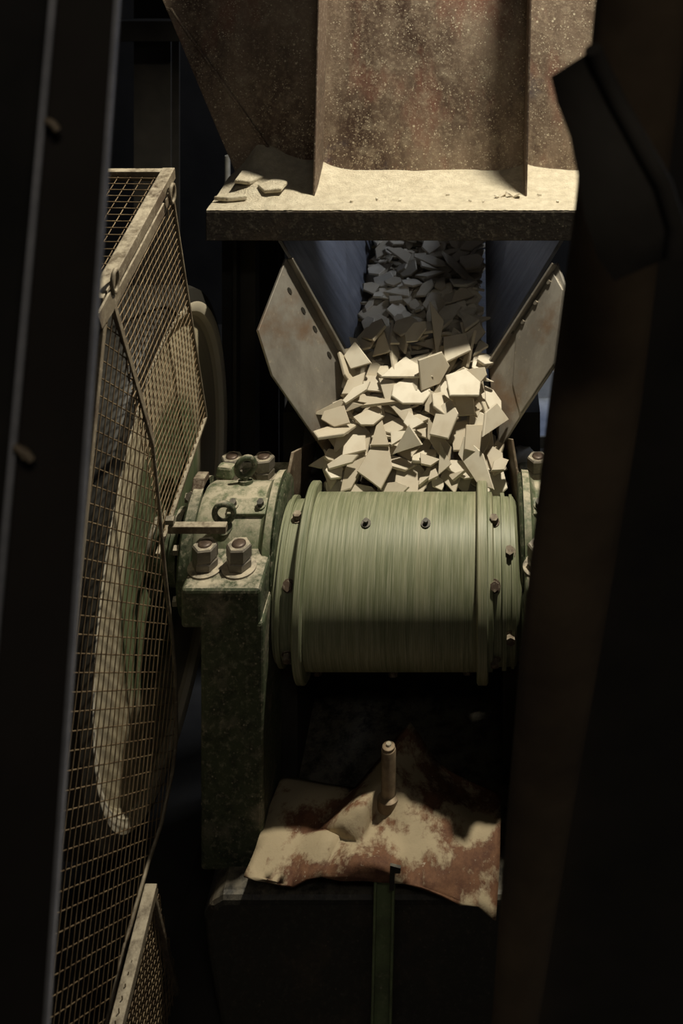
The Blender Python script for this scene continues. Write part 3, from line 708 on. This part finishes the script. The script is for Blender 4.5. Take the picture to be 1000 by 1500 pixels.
# upturned torn flap beside the rod
tr = thing('tension_rod', 'short upright brown tension rod poking through the crumpled sheet', 'rod', (P(569, 1175, 2.72).x, 2.72, H(2.70)))
rx_, ry_ = P(569, 1175, 2.72).x, 2.72
zt = H((1092-VY)/F*2.72)
MB().lathe_z([(H(2.70), .0195), (zt-.012, .0195), (zt-.008, .018)], rx_, ry_, 24).build('rod_shank', M['rod'], tr, smooth=50)
MB().lathe_z([(zt-.008, .0165), (zt-.001, .0165), (zt+.001, .014)], rx_, ry_, 24).build('end_cap', M['rod'], tr, smooth=50)
MB().lathe_z([(zt, .008), (zt+.006, .007), (zt+.008, .003)], rx_, ry_, 16).build('centre_pip', M['dust'], tr, smooth=50)
MB().lathe_z([(H(2.50), .032), (H(2.475), .030), (H(2.47), .022)], rx_, ry_, 20).build('rod_collar', M['rod'], tr, smooth=50)
gc = thing('green_channel', 'narrow worn green steel channel standing in front of the crusher base', 'channel', (P(562, 1400, 2.535).x, 2.535, 0))
zt = P(0, 1280, 2.585).z; cxT = P(564, 1284, 2.585).x; zb_ = P(0, 1500, 2.585).z; cxB = P(559, 1500, 2.585).x; lean = (cxB-cxT)/(zb_-zt)
def leanbox(x0, x1, y0, y1, z0, z1, name, m, bev=.003):
    f = lambda x, z: x+cxT+lean*(z-zt)
    MB().hexa([(f(x0, z0), y0, z0), (f(x1, z0), y0, z0), (f(x1, z0), y1, z0), (f(x0, z0), y1, z0)], [(f(x0, z1), y0, z1), (f(x1, z1), y0, z1), (f(x1, z1), y1, z1), (f(x0, z1), y1, z1)]).build(name, m, gc, bevel=bev)
leanbox(-.026, .022, 2.603, 2.613, 0, zt, 'web', M['channel'])
leanbox(-.028, -.021, 2.580, 2.608, 0, zt, 'flange', M['channel'])
leanbox(.018, .025, 2.576, 2.608, 0, zt+.005, 'flange', M['channel'])
p = P(573, 1284, 2.56)
MB().prism([P(571, 1268, 2.56), P(587, 1272, 2.56), P(586, 1280, 2.56), P(578, 1280, 2.56), P(577, 1305, 2.56), P(570, 1305, 2.56)], (0, .008, 0)).build('hook_plate', M['black'], gc, bevel=.001)

# ------------------------------------------------------------------ posts in the foreground
def lerp(a, b, t): return a+(b-a)*t
lp = thing('channel_post', 'dark steel channel post with bare grey edges standing before the guard', 'post', (-.6, 1.15, 0))
def strip(px_top, px_bot, w_px, d, depth, name, m, y0=-120, y1=1620):
    f = lambda y, x: P(x, y, d)
    xa = lerp(px_top, px_bot, (y0-0)/1500); xb = lerp(px_top, px_bot, y1/1500)
    a0, a1, b0, b1 = P(xa-w_px/2, y0, d), P(xa+w_px/2, y0, d), P(xb-w_px/2, y1, d), P(xb+w_px/2, y1, d)
    o = Vector((0, depth, 0)); dn = (b0-a0)*3; 
    return MB().hexa([a0, a1, a1+o, a0+o], [b0, b1, b1+o, b0+o]).build(name, m, lp, bevel=.0015)
dP = 1.15
strip(76, -58, 11, dP, .006, 'flange_edge', M['postedge']); strip(76, -58, 9, dP+.006, .02, 'flange', M['postweb'])
strip(170, 66, 8, dP, .006, 'flange_edge', M['postedge']); strip(170, 66, 7, dP+.006, .012, 'flange', M['postweb'])
a0, a1, b0, b1 = P(86, -120, dP+.01), P(178, -120, dP+.01), P(-70, 1620, dP+.01), P(57, 1620, dP+.01)
MB().hexa([a0, a1, a1+Vector((0,.008,0)), a0+Vector((0,.008,0))], [b0, b1, b1+Vector((0,.008,0)), b0+Vector((0,.008,0))]).build('web', M['postweb'], lp)
for x, y in ((74, 182), (36, 664), (28, 660)):
    c = P(x, y, dP-.004); MB().tube([c+Vector((-.004, 0, .004)), c+Vector((.004, -.004, .002)), c+Vector((.009, -.003, -.006))], .0045, 8).build('weld_stub', M['rod'], lp, smooth=60)
MB().box(-1.02, -.55, dP-.01, dP+.035, -.0, P(0, 1600, dP).z).build('foot', M['postweb'], lp)

# panel left of it
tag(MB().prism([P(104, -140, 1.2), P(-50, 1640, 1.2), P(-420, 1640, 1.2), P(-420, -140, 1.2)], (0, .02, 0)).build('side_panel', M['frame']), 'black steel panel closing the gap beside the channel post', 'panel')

rp = thing('leaning_post', 'thick brown stained post leaning in the dark beside the crusher', 'post', (.1, 1.5, 0))
def rpost(y): return lerp(1.15, 1.75, (y+150)/1800)
ring = []
for y in (-150, 100, 300, 600, 950, 1200, 1650):
    xl = np.interp(y, [0, 300, 600, 950, 1200, 1500], [872, 842, 802, 762, 742, 722]) + (0 if 0 <= y <= 1500 else (-.09*(y-(0 if y < 0 else 1500))))
    xr = np.interp(y, [0, 600, 1000, 1400], [1010, 938, 872, 802]) + (0 if 0 <= y <= 1400 else (-.15*(y-(0 if y < 0 else 1400))))
    d = rpost(y); w = (xr-xl)
    ring.append([P(xl, y, d), P(xl+w*.12, y, d-.02), P(xl+w*.5, y, d-.035), P(xl+w*.9, y, d-.02), P(xr, y, d), P(xr, y, d+.08), P(xl+w*.1, y, d+.10)])
e = [a+(a-b)*((a.z-.02)/(b.z-a.z)) for a, b in zip(ring[-1], ring[-2])]; ring.append([Vector((p.x, p.y, .0)) for p in e])
mb = MB(); n = 7
mb.add([p for r in ring for p in r], [(i*n+k, i*n+(k+1)%n, (i+1)*n+(k+1)%n, (i+1)*n+k) for i in range(len(ring)-1) for k in range(n)]+[list(range(n)), [(len(ring)-1)*n+k for k in range(n)][::-1]])
mb.build('post_shaft', M['rpost'], rp, smooth=60)
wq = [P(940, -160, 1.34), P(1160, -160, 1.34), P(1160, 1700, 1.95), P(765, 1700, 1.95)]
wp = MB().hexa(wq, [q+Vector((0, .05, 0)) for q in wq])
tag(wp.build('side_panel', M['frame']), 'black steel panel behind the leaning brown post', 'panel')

# thick rubber strap hanging on the post
stp = thing('rubber_strap', 'thick grey rubber strap folded over the leaning post below the ceiling', 'strap', P(880, 250, 1.1))
prof = [((806, 112), (868, 72)), ((815, 150), (880, 100)), ((834, 200), (905, 150)), ((846, 260), (938, 210)), ((856, 320), (972, 270)), ((876, 380), (990, 330)), ((900, 412), (985, 375))]
mb = MB(); vs_ = []
for i, (a, b) in enumerate(prof):
    d = 1.10+.012*math.sin(i*1.1)
    for t, dd in ((0, .0), (.25, -.012), (.6, -.014), (.95, -.006)):
        vs_.append(P(lerp(a[0], b[0], t), lerp(a[1], b[1], t), d+dd))
    for t, dd in ((.95, .016), (0, .016)):
        vs_.append(P(lerp(a[0], b[0], t), lerp(a[1], b[1], t), d+dd))
n = 6
mb.add(vs_, [(i*n+k, i*n+(k+1)%n, (i+1)*n+(k+1)%n, (i+1)*n+k) for i in range(len(prof)-1) for k in range(n)]+[list(range(n)), [(len(prof)-1)*n+k for k in range(n)][::-1]])
mb.build('strap_body', M['strap'], stp, smooth=45)
MB().tube([P(b[0], b[1], 1.088+.012*math.sin(i*1.1)) for i, (a, b) in enumerate(prof)], .010, 10).build('rolled_edge', M['strap'], stp, smooth=60)

# ------------------------------------------------------------------ dim background
def column(name, x0, x1, y0, y1, d, label, cat, group=None, m='frame'):
    a, b = P(x0, y0, d), P(x1, y1, d); t = thing(name, label, cat, ((a.x+b.x)/2, d, 0), group)
    w = b.x-a.x
    MB().box(a.x, b.x, d, d+.015, 0, a.z).build('flange', M[m], t); MB().box(a.x, b.x, d+.14, d+.155, 0, a.z).build('flange', M[m], t)
    MB().box((a.x+b.x)/2-.006, (a.x+b.x)/2+.006, d+.01, d+.145, 0, a.z).build('web', M[m], t); return t
column('building_column', 196, 250, -500, 900, 5.0, 'dark steel building column in the gloom behind the flywheel guard', 'column')
column('building_column', 366, 408, 300, 900, 4.6, 'dark steel column behind the wing plate nearer the flywheel', 'column')
bmb = P(170, 26, 5.0); tag(MB().box(-2.4, -1.40, 4.9, 4.98, bmb.z-.10, bmb.z).build('cross_beam', M['frame'], bevel=.004), 'dark cross beam spanning behind the hopper corner', 'beam')
lb = thing('support_pipe', 'thin grey upright pipe standing behind the flywheel', 'pipe', (P(338, 400, 5.1).x, 5.1, 0))
pa, pb = P(333, 375, 5.1), P(341, 480, 5.1)
MB().tube([Vector((pa.x, 5.1, pa.z+.5)), pa, pb, Vector((pb.x+.02, 5.1, 0))], .014, 10).build('pipe_run', M['hose'], lb, smooth=60)
sb = thing('switch_box', 'grey steel box on the wall post behind the flywheel', 'box', (P(340, 490, 5.2).x, 5.2, 0))
a, b = P(329, 470, 5.2), P(343, 525, 5.2)
MB().box(a.x, b.x+.02, 5.2, 5.3, b.z, a.z).build('box_body', M['hose'], sb, bevel=.004)
MB().box(a.x+.01, b.x+.01, 5.195, 5.2, b.z+.02, a.z-.02).build('lid', M['hose'], sb, bevel=.002)
MB().box(a.x, a.x+.03, 5.3, 5.34, 0, a.z).build('stand', M['frame'], sb)
bc = thing('pale_drum_crate', 'pale blue-grey crate standing on a stand behind the bearing housing', 'crate', (P(345, 620, 4.7).x, 4.7, 0))
a, b = P(332, 590, 4.7), P(356, 650, 4.7)
MB().box(a.x, b.x, 4.7, 4.95, b.z, a.z).build('crate_body', M['bluebox'], bc, bevel=.004)
MB().box(a.x-.006, b.x+.006, 4.694, 4.956, a.z-.03, a.z-.005).build('rim', M['bluebox'], bc, bevel=.002)
MB().box(a.x+.01, b.x-.01, 4.72, 4.93, 0, b.z+.005).build('stand', M['frame'], bc)
# bench seen through the gap at the right
be = thing('work_bench', 'pale timber bench far behind the wing plate away from the flywheel', 'bench', (P(800, 600, 5.4).x, 5.4, 0))
a = P(755, 578, 5.4); bw = P(860, 590, 5.4)
MB().box(a.x, bw.x+.3, 5.4, 5.9, bw.z, a.z).build('bench_top', M['bench'], be, bevel=.003)
for X in (a.x+.05, bw.x+.2): MB().box(X-.03, X+.03, 5.45, 5.5, 0, bw.z+.005).build('leg', M['frame'], be)
MB().box(a.x, bw.x+.3, 5.45, 5.47, bw.z-.25, bw.z-.15).build('rail', M['frame'], be)
bl = thing('metal_tray', 'pale blue metal tray lying on a dark trestle behind the bearing away from the flywheel', 'tray', (P(785, 640, 4.4).x, 4.4, 0))
a, b = P(756, 645, 4.4), P(840, 605, 4.75)
MB().box(a.x, b.x, 4.4, 4.75, a.z-.02, a.z).build('tray_base', M['bluebox'], bl, bevel=.003)
MB().box(a.x, b.x, 4.39, 4.402, a.z-.03, a.z+.02).build('tray_rim', M['hose'], bl, bevel=.002)
MB().box(a.x, b.x, 4.75, 4.762, a.z-.03, a.z+.12).build('tray_back', M['bluebox'], bl, bevel=.002)
for X in (a.x+.03, b.x-.03): MB().box(X-.02, X+.02, 4.5, 4.56, 0, a.z-.015).build('trestle_leg', M['frame'], bl)
tag(MB().tube([P(774, 596, 3.75), P(779, 612, 3.72), P(783, 635, 3.68), P(784, 665, 3.62), P(785, 720, 3.55), Vector((P(785, 720, 3.55).x, 3.55, 0))], .009, 10).build('hose', M['hose'], smooth=60), 'grey hose curving down behind the bearing nut away from the flywheel', 'hose')
sk = P(766, 690, 3.42)
mb = MB(); vs_ = []; 
for j in range(7):
    for i in range(10):
        a = 2*math.pi*i/10; t = j/6; r = (.05+.012*math.sin(i*2.1+j))*math.sin(math.pi*(.12+.80*t))**.5
        vs_.append((sk.x+r*math.cos(a)*.8, sk.y+r*math.sin(a), H(1.96)+t*(sk.z-H(1.96)+.02)))
mb.add(vs_, [(j*10+i, j*10+(i+1)%10, (j+1)*10+(i+1)%10, (j+1)*10+i) for j in range(6) for i in range(10)]+[list(range(10))[::-1], [60+i for i in range(10)]])
tag(mb.build('paper_sack', M['sack'], smooth=40), 'small crumpled white sack wedged beside the bearing housing away from the flywheel', 'sack')
